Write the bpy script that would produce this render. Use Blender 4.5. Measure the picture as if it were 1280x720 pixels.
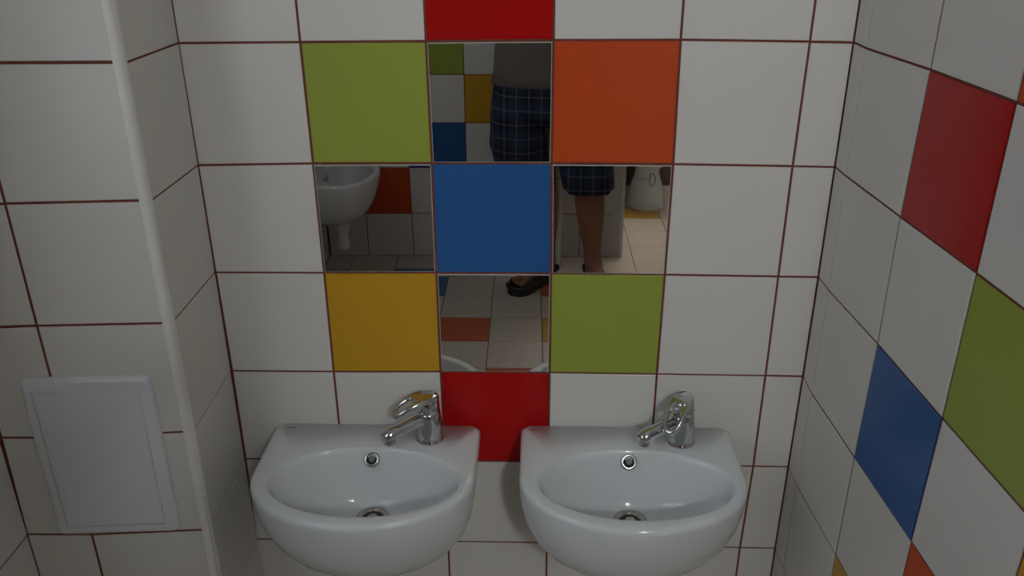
import bpy, bmesh, math, random
from mathutils import Vector, Matrix

for o in list(bpy.data.objects):
    bpy.data.objects.remove(o, do_unlink=True)
SC = bpy.context.scene
COL = SC.collection
random.seed(7)
S = 0.2                      # tile pitch in metres; layout below is in pitches
Z0 = -1.45                   # floor level in pitches


def P(x, y, z):
    """pitch coordinates -> metres, floor at z = 0"""
    return Vector((x * S, y * S, (z - Z0) * S))


# ------------------------------------------------------------------ camera
cam_data = bpy.data.cameras.new('camera')
cam_data.sensor_width = 36.0
cam_data.lens = 1075.346 / 1280 * 36.0
cam_data.clip_start = 0.005
cam = bpy.data.objects.new('camera', cam_data)
COL.objects.link(cam)
CR = Vector((0.9995548, 0.0295752, -0.0039338))
CU = Vector((-0.0085799, 0.4112149, 0.9114980))
CF = Vector((-0.0285754, 0.9110585, -0.4112857))
CAM = P(2.88507, -6.95997, 6.01530)
m = Matrix((CR, CU, -CF)).transposed().to_4x4()
m.translation = CAM
cam.matrix_world = m
SC.camera = cam

# ------------------------------------------------------------------ world, lamps, exposure
world = bpy.data.worlds.new('world')
SC.world = world
world.use_nodes = True
bg = world.node_tree.nodes['Background']
bg.inputs['Color'].default_value = (0.75, 0.85, 1.0, 1)
bg.inputs['Strength'].default_value = 0.3


def light(name, kind, loc, power, color, size=0.1, size_y=None, rot=None):
    d = bpy.data.lights.new(name, kind)
    d.energy = power
    d.color = color
    if kind == 'AREA':
        d.shape = 'RECTANGLE'
        d.size = size
        d.size_y = size_y or size
    else:
        d.shadow_soft_size = size
    o = bpy.data.objects.new(name, d)
    COL.objects.link(o)
    o.location = loc
    if rot:
        o.rotation_euler = rot
    return o


LAMP_AT = P(5.86, -13.9, 10.0)
# the main lamp is the lit opal globe of the pendant built further down (material lit_opal_globe)
# added cool fill light, set as an unseen window in the outer left wall
light('added_left_fill', 'AREA', P(-1.44, -5.6, 5.4), 2.0, (0.84, 0.95, 1.1), 0.72, 0.92,
      (0, math.radians(-90), 0))
SC.view_settings.view_transform = 'Standard'
SC.view_settings.look = 'None'
SC.view_settings.exposure = 0.0
SC.view_settings.gamma = 1.0
SC.view_settings.use_curve_mapping = False

# ------------------------------------------------------------------ materials


def new_mat(name):
    mt = bpy.data.materials.new(name)
    mt.use_nodes = True
    nt = mt.node_tree
    return mt, nt, nt.nodes['Principled BSDF']


def mat(name, col, rough=0.5, metal=0.0, spec=0.5, var=0.0, vscale=8.0, bump=0.0, bscale=40.0, coat=0.0, rvar=0.0):
    mt, nt, b = new_mat(name)
    b.inputs['Base Color'].default_value = (*col, 1)
    b.inputs['Roughness'].default_value = rough
    b.inputs['Metallic'].default_value = metal
    b.inputs['Specular IOR Level'].default_value = spec
    b.inputs['Coat Weight'].default_value = coat
    b.inputs['Coat Roughness'].default_value = 0.05
    tc = nt.nodes.new('ShaderNodeTexCoord')
    if var or rvar:
        n = nt.nodes.new('ShaderNodeTexNoise')
        n.inputs['Scale'].default_value = vscale
        n.inputs['Detail'].default_value = 5
        nt.links.new(tc.outputs['Object'], n.inputs['Vector'])
        if var:
            mx = nt.nodes.new('ShaderNodeMix')
            mx.data_type = 'RGBA'
            mx.inputs[6].default_value = (*[max(0, c * (1 - var)) for c in col], 1)
            mx.inputs[7].default_value = (*[min(1, c * (1 + var)) for c in col], 1)
            nt.links.new(n.outputs['Fac'], mx.inputs[0])
            nt.links.new(mx.outputs[2], b.inputs['Base Color'])
        if rvar:
            mr = nt.nodes.new('ShaderNodeMapRange')
            mr.inputs['To Min'].default_value = rough - rvar
            mr.inputs['To Max'].default_value = rough + rvar
            nt.links.new(n.outputs['Fac'], mr.inputs['Value'])
            nt.links.new(mr.outputs['Result'], b.inputs['Roughness'])
    if bump:
        n2 = nt.nodes.new('ShaderNodeTexNoise')
        n2.inputs['Scale'].default_value = bscale
        n2.inputs['Detail'].default_value = 3
        nt.links.new(tc.outputs['Object'], n2.inputs['Vector'])
        bp = nt.nodes.new('ShaderNodeBump')
        bp.inputs['Strength'].default_value = bump
        bp.inputs['Distance'].default_value = 0.004
        nt.links.new(n2.outputs['Fac'], bp.inputs['Height'])
        nt.links.new(bp.outputs['Normal'], b.inputs['Normal'])
    return mt


TR = 0.21


def tile_mat(name, col):
    return mat(name, col, rough=TR, spec=0.20, var=0.025, vscale=3.0, rvar=0.03)


M = {
    'white': tile_mat('tile_cream_white', (0.70, 0.685, 0.655)),
    'green': tile_mat('tile_lime_green', (0.32, 0.385, 0.065)),
    'orange': tile_mat('tile_orange', (0.56, 0.078, 0.020)),
    'red': tile_mat('tile_red', (0.42, 0.006, 0.006)),
    'blue': tile_mat('tile_blue', (0.028, 0.112, 0.33)),
    'yellow': tile_mat('tile_yellow', (0.58, 0.315, 0.024)),
    'brown': tile_mat('tile_dark_brown', (0.15, 0.085, 0.06)),
    'grout': mat('grout_red_brown', (0.19, 0.060, 0.045), 0.95, spec=0.1, var=0.35, vscale=60, bump=0.3, bscale=400),
    'floor_white': mat('floor_tile_beige', (0.57, 0.505, 0.44), 0.42, var=0.06, vscale=5, rvar=0.05),
    'floor_blue': mat('floor_tile_blue', (0.05, 0.15, 0.34), 0.42, var=0.06, vscale=5),
    'floor_orange': mat('floor_tile_orange', (0.50, 0.11, 0.045), 0.42, var=0.06, vscale=5),
    'floor_yellow': mat('floor_tile_ochre', (0.52, 0.29, 0.06), 0.42, var=0.06, vscale=5),
    'floor_grout': mat('floor_grout_grey', (0.12, 0.10, 0.085), 0.95, spec=0.1, var=0.3, vscale=50),
    'plaster': mat('painted_plaster', (0.70, 0.68, 0.64), 0.9, spec=0.2, var=0.03, bump=0.1, bscale=120),
    'ceramic': mat('white_sanitary_ceramic', (0.71, 0.75, 0.775), 0.055, spec=0.6, var=0.012, vscale=4),
    'chrome': mat('polished_chrome', (0.62, 0.62, 0.63), 0.09, metal=1.0, var=0.05, vscale=20, rvar=0.02),
    'steel': mat('brushed_steel', (0.50, 0.47, 0.44), 0.22, metal=1.0, var=0.08, vscale=60),
    'greyplug': mat('grey_rubber_plug', (0.16, 0.16, 0.155), 0.5, var=0.1),
    'dark': mat('dark_opening', (0.012, 0.012, 0.013), 0.7, var=0.1),
    'pvc': mat('white_pvc', (0.80, 0.80, 0.765), 0.38, var=0.03, vscale=14),
    'hatch': mat('white_plastic_hatch', (0.72, 0.735, 0.79), 0.45, var=0.03, vscale=6, bump=0.05, bscale=300),
    'print': mat('grey_printed_mark', (0.10, 0.10, 0.11), 0.5, var=0.1),
    'print_red': mat('dark_red_printed_mark', (0.14, 0.045, 0.03), 0.5, var=0.1),
    'silvering': mat('mirror_silvering', (0.74, 0.72, 0.69), 0.0, metal=1.0),
    'glass_edge': mat('mirror_glass_edge', (0.52, 0.56, 0.53), 0.12, spec=0.6, var=0.05),
    'skin': mat('tanned_skin', (0.30, 0.135, 0.085), 0.55, spec=0.35, var=0.10, vscale=18, bump=0.1, bscale=160),
    'hair': mat('dark_hair', (0.025, 0.018, 0.014), 0.55, var=0.3, vscale=60, bump=0.4, bscale=200),
    'shirt': mat('grey_brown_jersey', (0.15, 0.125, 0.11), 0.9, spec=0.15, var=0.12, vscale=7, bump=0.25, bscale=300),
    'sandal': mat('black_brown_leather', (0.030, 0.025, 0.023), 0.5, var=0.25, vscale=30, bump=0.2, bscale=200),
    'black': mat('black_plastic', (0.02, 0.02, 0.022), 0.35, var=0.1, vscale=30),
    'opal': None, 'globe': None,
    'frame': mat('white_painted_wood', (0.72, 0.72, 0.70), 0.45, var=0.03, vscale=10),
    'eye': mat('eye_white', (0.7, 0.68, 0.65), 0.2, var=0.02),
}


ol, _nt, _b = new_mat('opal_dimmer_dish')
_b.inputs['Base Color'].default_value = (0.8, 0.78, 0.74, 1)
_b.inputs['Roughness'].default_value = 0.4
_b.inputs['Transmission Weight'].default_value = 0.0
_b.inputs['Alpha'].default_value = 0.72
M['opal'] = ol
gb, _nt, _b = new_mat('lit_opal_globe')
_b.inputs['Base Color'].default_value = (0.85, 0.83, 0.80, 1)
_b.inputs['Emission Color'].default_value = (0.97, 1.0, 1.0, 1)
_b.inputs['Emission Strength'].default_value = 178.0
M['globe'] = gb
gw, _nt, _b = new_mat('glowing_fill_pane')
_b.inputs['Base Color'].default_value = (0.8, 0.85, 0.9, 1)
_b.inputs['Emission Color'].default_value = (0.85, 0.93, 1.0, 1)
_b.inputs['Emission Strength'].default_value = 0.8
M['fill_pane'] = gw


def plaid_material():
    mt, nt, b = new_mat('navy_plaid_cotton')
    tc = nt.nodes.new('ShaderNodeTexCoord')
    sep = nt.nodes.new('ShaderNodeSeparateXYZ')
    nt.links.new(tc.outputs['Object'], sep.inputs[0])

    def stripe(sock, period, lo, width, off=0.0):
        a = nt.nodes.new('ShaderNodeMath'); a.operation = 'MULTIPLY_ADD'
        a.inputs[1].default_value = 1 / period; a.inputs[2].default_value = 10 + off
        nt.links.new(sock, a.inputs[0])
        f = nt.nodes.new('ShaderNodeMath'); f.operation = 'FRACT'
        nt.links.new(a.outputs[0], f.inputs[0])
        s = nt.nodes.new('ShaderNodeMath'); s.operation = 'SUBTRACT'; s.inputs[1].default_value = lo
        nt.links.new(f.outputs[0], s.inputs[0])
        ab = nt.nodes.new('ShaderNodeMath'); ab.operation = 'ABSOLUTE'
        nt.links.new(s.outputs[0], ab.inputs[0])
        mr = nt.nodes.new('ShaderNodeMapRange')
        mr.inputs['From Min'].default_value = width; mr.inputs['From Max'].default_value = width * 0.55
        nt.links.new(ab.outputs[0], mr.inputs['Value'])
        return mr.outputs['Result']

    def add(p, q, k=1.0):
        a = nt.nodes.new('ShaderNodeMath'); a.operation = 'MULTIPLY_ADD'
        a.inputs[1].default_value = k
        nt.links.new(q, a.inputs[0]); nt.links.new(p, a.inputs[2])
        return a.outputs[0]

    thin = add(stripe(sep.outputs['X'], 0.048, 0.5, 0.07), stripe(sep.outputs['Z'], 0.054, 0.5, 0.065))
    band = add(stripe(sep.outputs['X'], 0.096, 0.25, 0.26), stripe(sep.outputs['Z'], 0.108, 0.25, 0.26))
    m1 = nt.nodes.new('ShaderNodeMix'); m1.data_type = 'RGBA'
    m1.inputs[6].default_value = (0.030, 0.040, 0.075, 1)
    m1.inputs[7].default_value = (0.016, 0.017, 0.024, 1)
    h = nt.nodes.new('ShaderNodeMath'); h.operation = 'MULTIPLY'; h.inputs[1].default_value = 0.5
    nt.links.new(band, h.inputs[0]); nt.links.new(h.outputs[0], m1.inputs[0])
    m2 = nt.nodes.new('ShaderNodeMix'); m2.data_type = 'RGBA'
    m2.inputs[7].default_value = (0.17, 0.185, 0.21, 1)
    h2 = nt.nodes.new('ShaderNodeMath'); h2.operation = 'MULTIPLY'; h2.inputs[1].default_value = 0.38
    h2.use_clamp = True
    nt.links.new(thin, h2.inputs[0]); nt.links.new(h2.outputs[0], m2.inputs[0])
    nt.links.new(m1.outputs[2], m2.inputs[6]); nt.links.new(m2.outputs[2], b.inputs['Base Color'])
    b.inputs['Roughness'].default_value = 0.9
    b.inputs['Specular IOR Level'].default_value = 0.15
    return mt


M['plaid'] = plaid_material()

# ------------------------------------------------------------------ helpers


def link(name, mesh, material=None, parent=None):
    if material is not None:
        mesh.materials.append(M[material])
    o = bpy.data.objects.new(name, mesh)
    COL.objects.link(o)
    if parent is not None:
        o.parent = parent
    return o


def empty(name, loc=(0, 0, 0), rz=0.0):
    o = bpy.data.objects.new(name, None)
    COL.objects.link(o)
    o.empty_display_size = 0.05
    o.location = loc
    o.rotation_euler = (0, 0, rz)
    return o


def tag(o, label=None, cat=None, group=None, kind=None):
    if label: o['label'] = label
    if cat: o['category'] = cat
    if group: o['group'] = group
    if kind: o['kind'] = kind
    return o


def from_bm(name, bm, material, parent=None, smooth=False):
    bmesh.ops.recalc_face_normals(bm, faces=bm.faces)
    me = bpy.data.meshes.new(name)
    bm.to_mesh(me)
    bm.free()
    if smooth:
        for p in me.polygons: p.use_smooth = True
    return link(name, me, material, parent)


def from_data(name, verts, faces, material, parent=None, smooth=False, recalc=True):
    bm = bmesh.new()
    vs = [bm.verts.new(v) for v in verts]
    for f in faces:
        try: bm.faces.new([vs[i] for i in f])
        except ValueError: pass
    if not recalc:
        me = bpy.data.meshes.new(name); bm.to_mesh(me); bm.free()
        if smooth:
            for p in me.polygons: p.use_smooth = True
        return link(name, me, material, parent)
    return from_bm(name, bm, material, parent, smooth)


def box_bm(lo, hi, bev=0.0, seg=2):
    bm = bmesh.new()
    bmesh.ops.create_cube(bm, size=1)
    for v in bm.verts:
        v.co = Vector([lo[i] + (hi[i] - lo[i]) * (v.co[i] + .5) for i in range(3)])
    if bev:
        bmesh.ops.bevel(bm, geom=bm.edges[:], offset=bev, segments=seg, affect='EDGES', profile=0.5)
    return bm


def loft(rings, cap0=True, cap1=True, closed=True):
    vs, fs = [], []
    n = len(rings[0])
    for r in rings: vs += [Vector(p) for p in r]
    for i in range(len(rings) - 1):
        for k in range(n if closed else n - 1):
            k2 = (k + 1) % n
            fs.append((i * n + k, i * n + k2, (i + 1) * n + k2, (i + 1) * n + k))
    if cap0: fs.append(tuple(range(n))[::-1])
    if cap1: fs.append(tuple((len(rings) - 1) * n + k for k in range(n)))
    return vs, fs


def tube_rings(path, radii, n=16, up=Vector((0, 0, 1)), flat=1.0):
    out = []
    for i, p in enumerate(path):
        p = Vector(p)
        a = Vector(path[max(0, i - 1)]); b = Vector(path[min(len(path) - 1, i + 1)])
        t = (b - a).normalized()
        s = t.cross(up)
        if s.length < 1e-4: s = t.cross(Vector((0, 1, 0)))
        s.normalize()
        u = s.cross(t).normalized()
        r = radii[i] if hasattr(radii, '__len__') else radii
        out.append([p + s * (r * math.cos(2 * math.pi * k / n)) + u * (r * flat * math.sin(2 * math.pi * k / n)) for k in range(n)])
    return out


def lathe(profile, n=32, origin=Vector((0, 0, 0)), axis=Vector((0, 0, 1))):
    axis = Vector(axis).normalized()
    s = axis.orthogonal().normalized()
    t = axis.cross(s)
    rings = []
    for r, h in profile:
        rings.append([Vector(origin) + axis * h + (s * math.cos(2 * math.pi * k / n) + t * math.sin(2 * math.pi * k / n)) * max(r, 1e-5) for k in range(n)])
    return rings


# ------------------------------------------------------------------ tiled walls
BACK = [[(0.0064,-1.45),(0.0064,-1.0023),(0.0064,-0.0023),(0.0287,0.9974),(0.0331,1.9915),(0.0244,2.9993),(0.0193,3.9836),(0.0145,4.9857),(0.0145,5.9857),(0.0145,6.9857)],[(0.9935,-1.45),(0.9935,-1.0046),(0.9935,-0.0046),(0.9935,0.9954),(0.9935,1.9954),(0.9984,3.004),(0.9995,4.0034),(0.9949,4.9942),(0.9949,5.9942),(0.9949,6.9942)],[(1.9983,-1.45),(1.9983,-0.9915),(1.9983,0.0085),(1.9983,1.0085),(1.9983,2.0085),(1.999,3.0121),(2.0022,4.0094),(1.9954,5.0007),(1.9954,6.0007),(1.9954,7.0007)],[(3.0125,-1.45),(3.0125,-0.9868),(3.0125,0.0132),(3.0125,1.0132),(3.0125,2.0132),(3.0125,3.0156),(3.001,4.0126),(3.0018,5.0084),(3.0018,6.0084),(3.0018,7.0084)],[(4.0047,-1.45),(4.0047,-0.9908),(4.0047,0.0092),(4.0047,1.0092),(4.0047,2.0092),(4.0093,3.0114),(4.0098,4.0104),(3.9947,5.0118),(3.9947,6.0118),(3.9947,7.0118)],[(4.9778,-1.45),(4.9778,-1.0092),(4.9778,-0.0092),(5.0019,0.994),(5.002,2.0054),(4.9969,3.0027),(4.9931,3.9979),(4.9979,4.9982),(4.9979,5.9982),(4.9979,6.9982)],[(5.3332,-1.45),(5.3332,-1.0086),(5.3332,-0.0086),(5.3405,0.9934),(5.3459,2.0015),(5.3456,3.0004),(5.3408,3.9927),(5.3353,4.9923),(5.3353,5.9923),(5.3353,6.9923)]]
RIGHT = [[(-0.0001,-1.45),(-0.0001,-1.0087),(-0.0001,-0.0087),(0.0176,1.0061),(0.0308,2.0192),(0.03,3.0134),(0.0183,3.998),(0.005,4.993),(0.005,5.993),(0.005,6.993)],[(0.2494,-1.45),(0.2494,-1.026),(0.2494,-0.026),(0.2494,0.974),(0.2589,1.9816),(0.2739,2.9977),(0.2411,3.9905),(0.2459,4.9852),(0.2459,5.9852),(0.2459,6.9852)],[(1.2355,-1.45),(1.2355,-0.993),(1.2355,0.007),(1.2355,1.007),(1.2348,1.9873),(1.2605,3.0139),(1.2357,3.9948),(1.255,5.0067),(1.255,6.0067),(1.255,7.0067)],[(2.2267,-1.45),(2.2267,-0.9989),(2.2267,0.0011),(2.2267,1.0011),(2.2267,2.0011),(2.2497,3.0056),(2.2466,4.0073),(2.2422,5.0077),(2.2422,6.0077),(2.2422,7.0077)],[(3.2414,-1.45),(3.2414,-0.9989),(3.2414,0.0011),(3.2414,1.0011),(3.2414,2.0011),(3.2414,3.0056),(3.2414,4.0073),(3.2414,5.0077),(3.2414,6.0077),(3.2414,7.0077)],[(4.2414,-1.45),(4.2414,-0.9989),(4.2414,0.0011),(4.2414,1.0011),(4.2414,2.0011),(4.2414,3.0056),(4.2414,4.0073),(4.2414,5.0077),(4.2414,6.0077),(4.2414,7.0077)],[(5.2414,-1.45),(5.2414,-0.9989),(5.2414,0.0011),(5.2414,1.0011),(5.2414,2.0011),(5.2414,3.0056),(5.2414,4.0073),(5.2414,5.0077),(5.2414,6.0077),(5.2414,7.0077)],[(6.2414,-1.45),(6.2414,-0.9989),(6.2414,0.0011),(6.2414,1.0011),(6.2414,2.0011),(6.2414,3.0056),(6.2414,4.0073),(6.2414,5.0077),(6.2414,6.0077),(6.2414,7.0077)],[(7.2414,-1.45),(7.2414,-0.9989),(7.2414,0.0011),(7.2414,1.0011),(7.2414,2.0011),(7.2414,3.0056),(7.2414,4.0073),(7.2414,5.0077),(7.2414,6.0077),(7.2414,7.0077)],[(8.2414,-1.45),(8.2414,-0.9989),(8.2414,0.0011),(8.2414,1.0011),(8.2414,2.0011),(8.2414,3.0056),(8.2414,4.0073),(8.2414,5.0077),(8.2414,6.0077),(8.2414,7.0077)],[(9.2414,-1.45),(9.2414,-0.9989),(9.2414,0.0011),(9.2414,1.0011),(9.2414,2.0011),(9.2414,3.0056),(9.2414,4.0073),(9.2414,5.0077),(9.2414,6.0077),(9.2414,7.0077)],[(10.2414,-1.45),(10.2414,-0.9989),(10.2414,0.0011),(10.2414,1.0011),(10.2414,2.0011),(10.2414,3.0056),(10.2414,4.0073),(10.2414,5.0077),(10.2414,6.0077),(10.2414,7.0077)],[(10.95,-1.45),(10.95,-0.9989),(10.95,0.0011),(10.95,1.0011),(10.95,2.0011),(10.95,3.0056),(10.95,4.0073),(10.95,5.0077),(10.95,6.0077),(10.95,7.0077)]]
FRONT = [[(-1.5024,-1.45),(-1.5024,-0.9671),(-1.5024,0.0329),(-1.5024,1.0329),(-1.4775,2.0262),(-1.4775,3.0262),(-1.4775,4.0262),(-1.4775,5.0262),(-1.4775,6.0262),(-1.4775,7.0262)],[(-0.9569,-1.45),(-0.9569,-0.9939),(-0.9569,0.0061),(-0.9569,1.0061),(-0.9569,2.0061),(-0.9646,3.0347),(-0.9672,4.0241),(-0.9672,5.0241),(-0.9672,6.0241),(-0.9672,7.0241)],[(0.0192,-1.45),(0.0192,-0.9819),(0.0192,0.0181),(0.0192,1.0181),(0.0036,2.0333),(0.006,3.0321),(0.005,4.0297),(0.0059,5.0176),(0.0059,6.0176),(0.0059,7.0176)]]
NICHE = [[(0.0,-1.45),(0.0,-1.0023),(0.0,-0.0023),(0.0,0.9974),(0.0,1.9915),(0.0,2.9993),(0.0,3.9836),(0.0,4.9857),(0.0,5.9857),(0.0,6.9857)],[(0.8878,-1.45),(0.8878,-1.0794),(0.8878,-0.0794),(0.8878,0.9206),(0.9067,1.9443),(0.9274,2.9762),(0.9241,3.979),(0.9381,4.9889),(0.9381,5.9889),(0.9381,6.9889)]]


def tile_obj(name, corners, normal, material, parent, gaps, ch=0.0011, depth=0.0075):
    """corners: four metre points (bl, br, tr, tl); gaps: joint half-widths (left, right, bottom, top)"""
    bl, br, tr, tl = [Vector(c) for c in corners]
    ux = ((br - bl) + (tr - tl)).normalized()
    uz = ((tl - bl) + (tr - br)).normalized()
    gl_, gr_, gb_, gt_ = gaps

    def ring(ins, dep):
        return [bl + ux * (gl_ + ins) + uz * (gb_ + ins) - normal * dep,
                br - ux * (gr_ + ins) + uz * (gb_ + ins) - normal * dep,
                tr - ux * (gr_ + ins) - uz * (gt_ + ins) - normal * dep,
                tl + ux * (gl_ + ins) - uz * (gt_ + ins) - normal * dep]
    c = (bl + br + tr + tl) / 4
    jit = normal * random.uniform(-0.00035, 0.00035)
    vs = [v - c + jit for v in ring(ch, 0) + ring(ch * .35, ch * .35) + ring(0, ch) + ring(0, depth)]
    fs = [(0, 1, 2, 3)]
    for a in (0, 4, 8):
        for k in range(4):
            k2 = (k + 1) % 4
            fs.append((a + k, a + 4 + k, a + 4 + k2, a + k2))
    me = bpy.data.meshes.new(name)
    me.from_pydata([tuple(v) for v in vs], [], fs)
    me.update()
    o = link(name, me, material, parent)
    o.location = c
    return o


LABELS = {'green': 'lime green tile', 'orange': 'orange tile', 'red': 'red tile', 'blue': 'blue tile',
          'yellow': 'yellow tile', 'brown': 'dark brown tile', 'floor_blue': 'blue floor tile',
          'floor_orange': 'orange floor tile', 'floor_yellow': 'ochre floor tile'}


def slab(name, pts, material, label, cat, kind='structure', thick=None, normal=None, rec=0.0016):
    """grout bed: polygon pts (metres) pushed back from the tile faces by rec and given thickness"""
    n = len(pts)
    t = thick or 0.05
    front = [Vector(p) - normal * rec for p in pts]
    back = [Vector(p) - normal * (rec + t) for p in pts]
    fs = [tuple(range(n)), tuple(range(2 * n - 1, n - 1, -1))]
    for k in range(n):
        k2 = (k + 1) % n
        fs.append((k, n + k, n + k2, k2))
    o = from_data(name, front + back, fs, material)
    return tag(o, label, cat, kind=kind)


def tiled(wall, grid, to_pt, normal, colours, gap, skip=(), thin_cols=(), edge=0.0017):
    nc, nr = len(grid), len(grid[0])
    for c in range(nc - 1):
        for r in range(nr - 1):
            if (c, r) in skip: continue
            q = [grid[c][r], grid[c + 1][r], grid[c + 1][r + 1], grid[c][r + 1]]
            if q[1][0] - q[0][0] < 0.03: continue
            pts = [to_pt(*uv) for uv in q]
            gl_ = 0.0004 if c in thin_cols else gap
            gr_ = 0.0004 if (c + 1) in thin_cols else gap
            if c == 0: gl_ = edge
            if c == nc - 2: gr_ = edge
            col = colours.get((c, r), 'white')
            # irregular hand-laid joints
            g = [gl_, gr_, gap * random.uniform(.85, 1.1), gap * random.uniform(.85, 1.1)]
            o = tile_obj('tile', pts, normal, col, wall, g)
            if col in LABELS: o['label'] = LABELS[col]


# rows: 0 floor..-1, 1 -1..0, 2 F-E, 3 E-D, 4 D-C, 5 C-B, 6 B-A, 7 above A, 8
TOP = 6.99
CEIL = 12.0

# ---- back wall
backN = Vector((0, -1, 0))
wall_back = slab('wall_back', [P(-0.1, 0, Z0), P(5.45, 0, Z0), P(5.45, 0, TOP), P(-0.1, 0, TOP)], 'grout',
                 'white tiled back wall with coloured accent tiles behind the two washbasins', 'wall', normal=backN)
MIRR = [(1, 5), (3, 5), (2, 6), (2, 4)]
tiled(wall_back, BACK, lambda u, v: P(u, 0, v), backN,
      {(2, 7): 'red', (1, 6): 'green', (3, 6): 'orange', (2, 5): 'blue', (1, 4): 'yellow', (3, 4): 'green', (2, 3): 'red'},
      0.0019, skip=MIRR)

# ---- right wall (slightly out of square)
XR, SKR = 5.3333, 0.05676
rightN = Vector((-1, -SKR, 0)).normalized()
rpt = lambda d, z: P(XR + SKR * d, -d, z)
wall_right = slab('wall_right', [rpt(-.05, Z0), rpt(10.95, Z0), rpt(10.95, TOP), rpt(-.05, TOP)], 'grout',
                  'white tiled right wall with scattered red, blue and green tiles', 'wall', normal=rightN)
tiled(wall_right, RIGHT, rpt, rightN,
      {(2, 6): 'red', (3, 7): 'orange', (3, 5): 'green', (2, 4): 'blue', (3, 3): 'orange', (1, 2): 'yellow', (2, 2): 'yellow',
       (4, 4): 'yellow', (5, 6): 'blue', (6, 4): 'red', (6, 2): 'green', (9, 3): 'orange', (10, 5): 'yellow'} | {(1, 2): 'white'},
      0.0016, thin_cols=(1,))

# ---- boxed-in pipe casing on the left: side face (niche) and front face
XL, FT, FD, NX, SKF = 0.02227, 0.00735, 1.07609, 0.0313, 0.07525
leftN = Vector((1, NX, 0)).normalized()
npt = lambda d, z: P(XL + NX * d, -d, z)
wall_left = slab('wall_left', [npt(0, Z0), npt(1.06, Z0), npt(1.06, TOP), npt(0, TOP)], 'grout',
                 'narrow white tiled side of the pipe casing left of the basins', 'wall', normal=leftN, thick=0.03)
NICHE[0] = [(0.0, v) for u, v in NICHE[0]]
NICHE[1] = [(1.033, v) for v in (Z0, -1.003, -0.003, 0.997, 2.0065, 3.0236, 4.0107, 5.0051, 6.005, 6.99)]
tiled(wall_left, NICHE, npt, leftN, {}, 0.0014, edge=0.0014)
frontN = Vector((SKF, -1, 0)).normalized()
fpt = lambda x, z: P(x, -FD + SKF * x, z)
wall_front = slab('wall_left_front', [fpt(-1.56, Z0), fpt(-0.015, Z0), fpt(-0.015, TOP), fpt(-1.56, TOP)], 'grout',
                  'grey white tiled front of the pipe casing holding the access hatch', 'wall', normal=frontN, thick=0.03)
FRONT[2] = [(-0.001, v) for u, v in FRONT[2]]
tiled(wall_front, FRONT, fpt, frontN, {}, 0.0021, edge=0.0021)

# ---- outer left wall, running towards the camera from the casing
XO = -1.487
outN = Vector((1, 0, 0))
opt = lambda d, z: P(XO, -d, z)
wall_out = slab('wall_left_outer', [opt(1.1, Z0), opt(11.0, Z0), opt(11.0, TOP), opt(1.1, TOP)], 'grout',
                'white tiled left wall running back past the photographer', 'wall', normal=outN)
rows = [Z0, -1, .03, 1.03, 2.03, 3.03, 4.03, 5.02, 6.02, 7.0]
OUT = [[(d, r) for r in rows] for d in [1.19] + [2.19 + i for i in range(8)] + [10.19, 10.93]]
OUT = [[(d, r) for r in rows] for d in [1.19, 2.19, 3.19, 4.19, 5.19, 6.19, 7.19, 8.19, 9.19, 10.19, 10.93]]
tiled(wall_out, OUT, opt, outN, {(4, 4): 'green', (6, 6): 'yellow', (3, 7): 'blue'}, 0.0016)

# ---- wall opposite (seen in the mirrors)
YO = -10.93
oppN = Vector((0, 1, 0))
wall_opp = slab('wall_opposite', [P(-1.55, YO, Z0), P(3.42, YO, Z0), P(3.42, YO, TOP), P(-1.55, YO, TOP)], 'grout',
                'tiled wall opposite seen in the mirrors, with green, yellow, blue and orange tiles', 'wall', normal=oppN)
orow = [Z0, -0.445, 0.595, 1.595, 2.6, 3.6, 4.6, 5.6, 6.6, 7.0]
OPP = [[(c, r) for r in orow] for c in (-1.455, -.59, .42, 1.42, 2.42, 3.39)]
# normal faces +y: swap columns so that left/right stay consistent
tiled(wall_opp, OPP, lambda u, v: P(u, YO, v), oppN,
      {(1, 1): 'orange', (2, 4): 'green', (3, 3): 'yellow', (2, 2): 'blue', (1, 5): 'red'}, 0.0017)
# step, recessed stub wall, and the toilet recess behind
YP = -11.496
wall_stub = slab('wall_stub', [P(3.30, YP, Z0), P(4.83, YP, Z0), P(4.83, YP, TOP), P(3.30, YP, TOP)], 'grout',
                 'white tiled stub wall with pale corner beads behind the photographer', 'wall', normal=oppN)
srow = [Z0, -0.41, 0.655, 1.66, 2.66, 3.66, 4.66, 5.66, 6.66, 7.0]
tiled(wall_stub, [[(c, r) for r in srow] for c in (3.30, 3.85, 4.80)], lambda u, v: P(u, YP, v), oppN, {}, 0.0017)
wall_far = slab('wall_far', [P(3.0, -17.15, Z0), P(8.2, -17.15, Z0), P(8.2, -17.15, TOP), P(3.0, -17.15, TOP)], 'grout',
                'tiled wall with dark brown lower rows behind the toilet', 'wall', normal=oppN)
tiled(wall_far, [[(c, r) for r in orow] for c in (4.85, 5.4, 6.4, 7.4, 8.1)], lambda u, v: P(u, -17.15, v), oppN,
      {(c, r): 'brown' for c in range(4) for r in (0, 1)}, 0.0017)
stubsideN = Vector((1, 0, 0))
wall_recess = slab('wall_recess_left', [P(4.83, YP, Z0), P(4.83, -17.15, Z0), P(4.83, -17.15, TOP), P(4.83, YP, TOP)], 'plaster',
                   'pale side wall of the toilet recess', 'wall', normal=stubsideN, thick=0.05)
wall_step = slab('wall_step', [P(3.42, YO - .05, Z0), P(3.42, YP, Z0), P(3.42, YP, TOP), P(3.42, YO - .05, TOP)], 'plaster',
                 'short pale return between opposite wall and stub wall', 'wall', normal=Vector((1, 0, 0)), thick=0.03)
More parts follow.
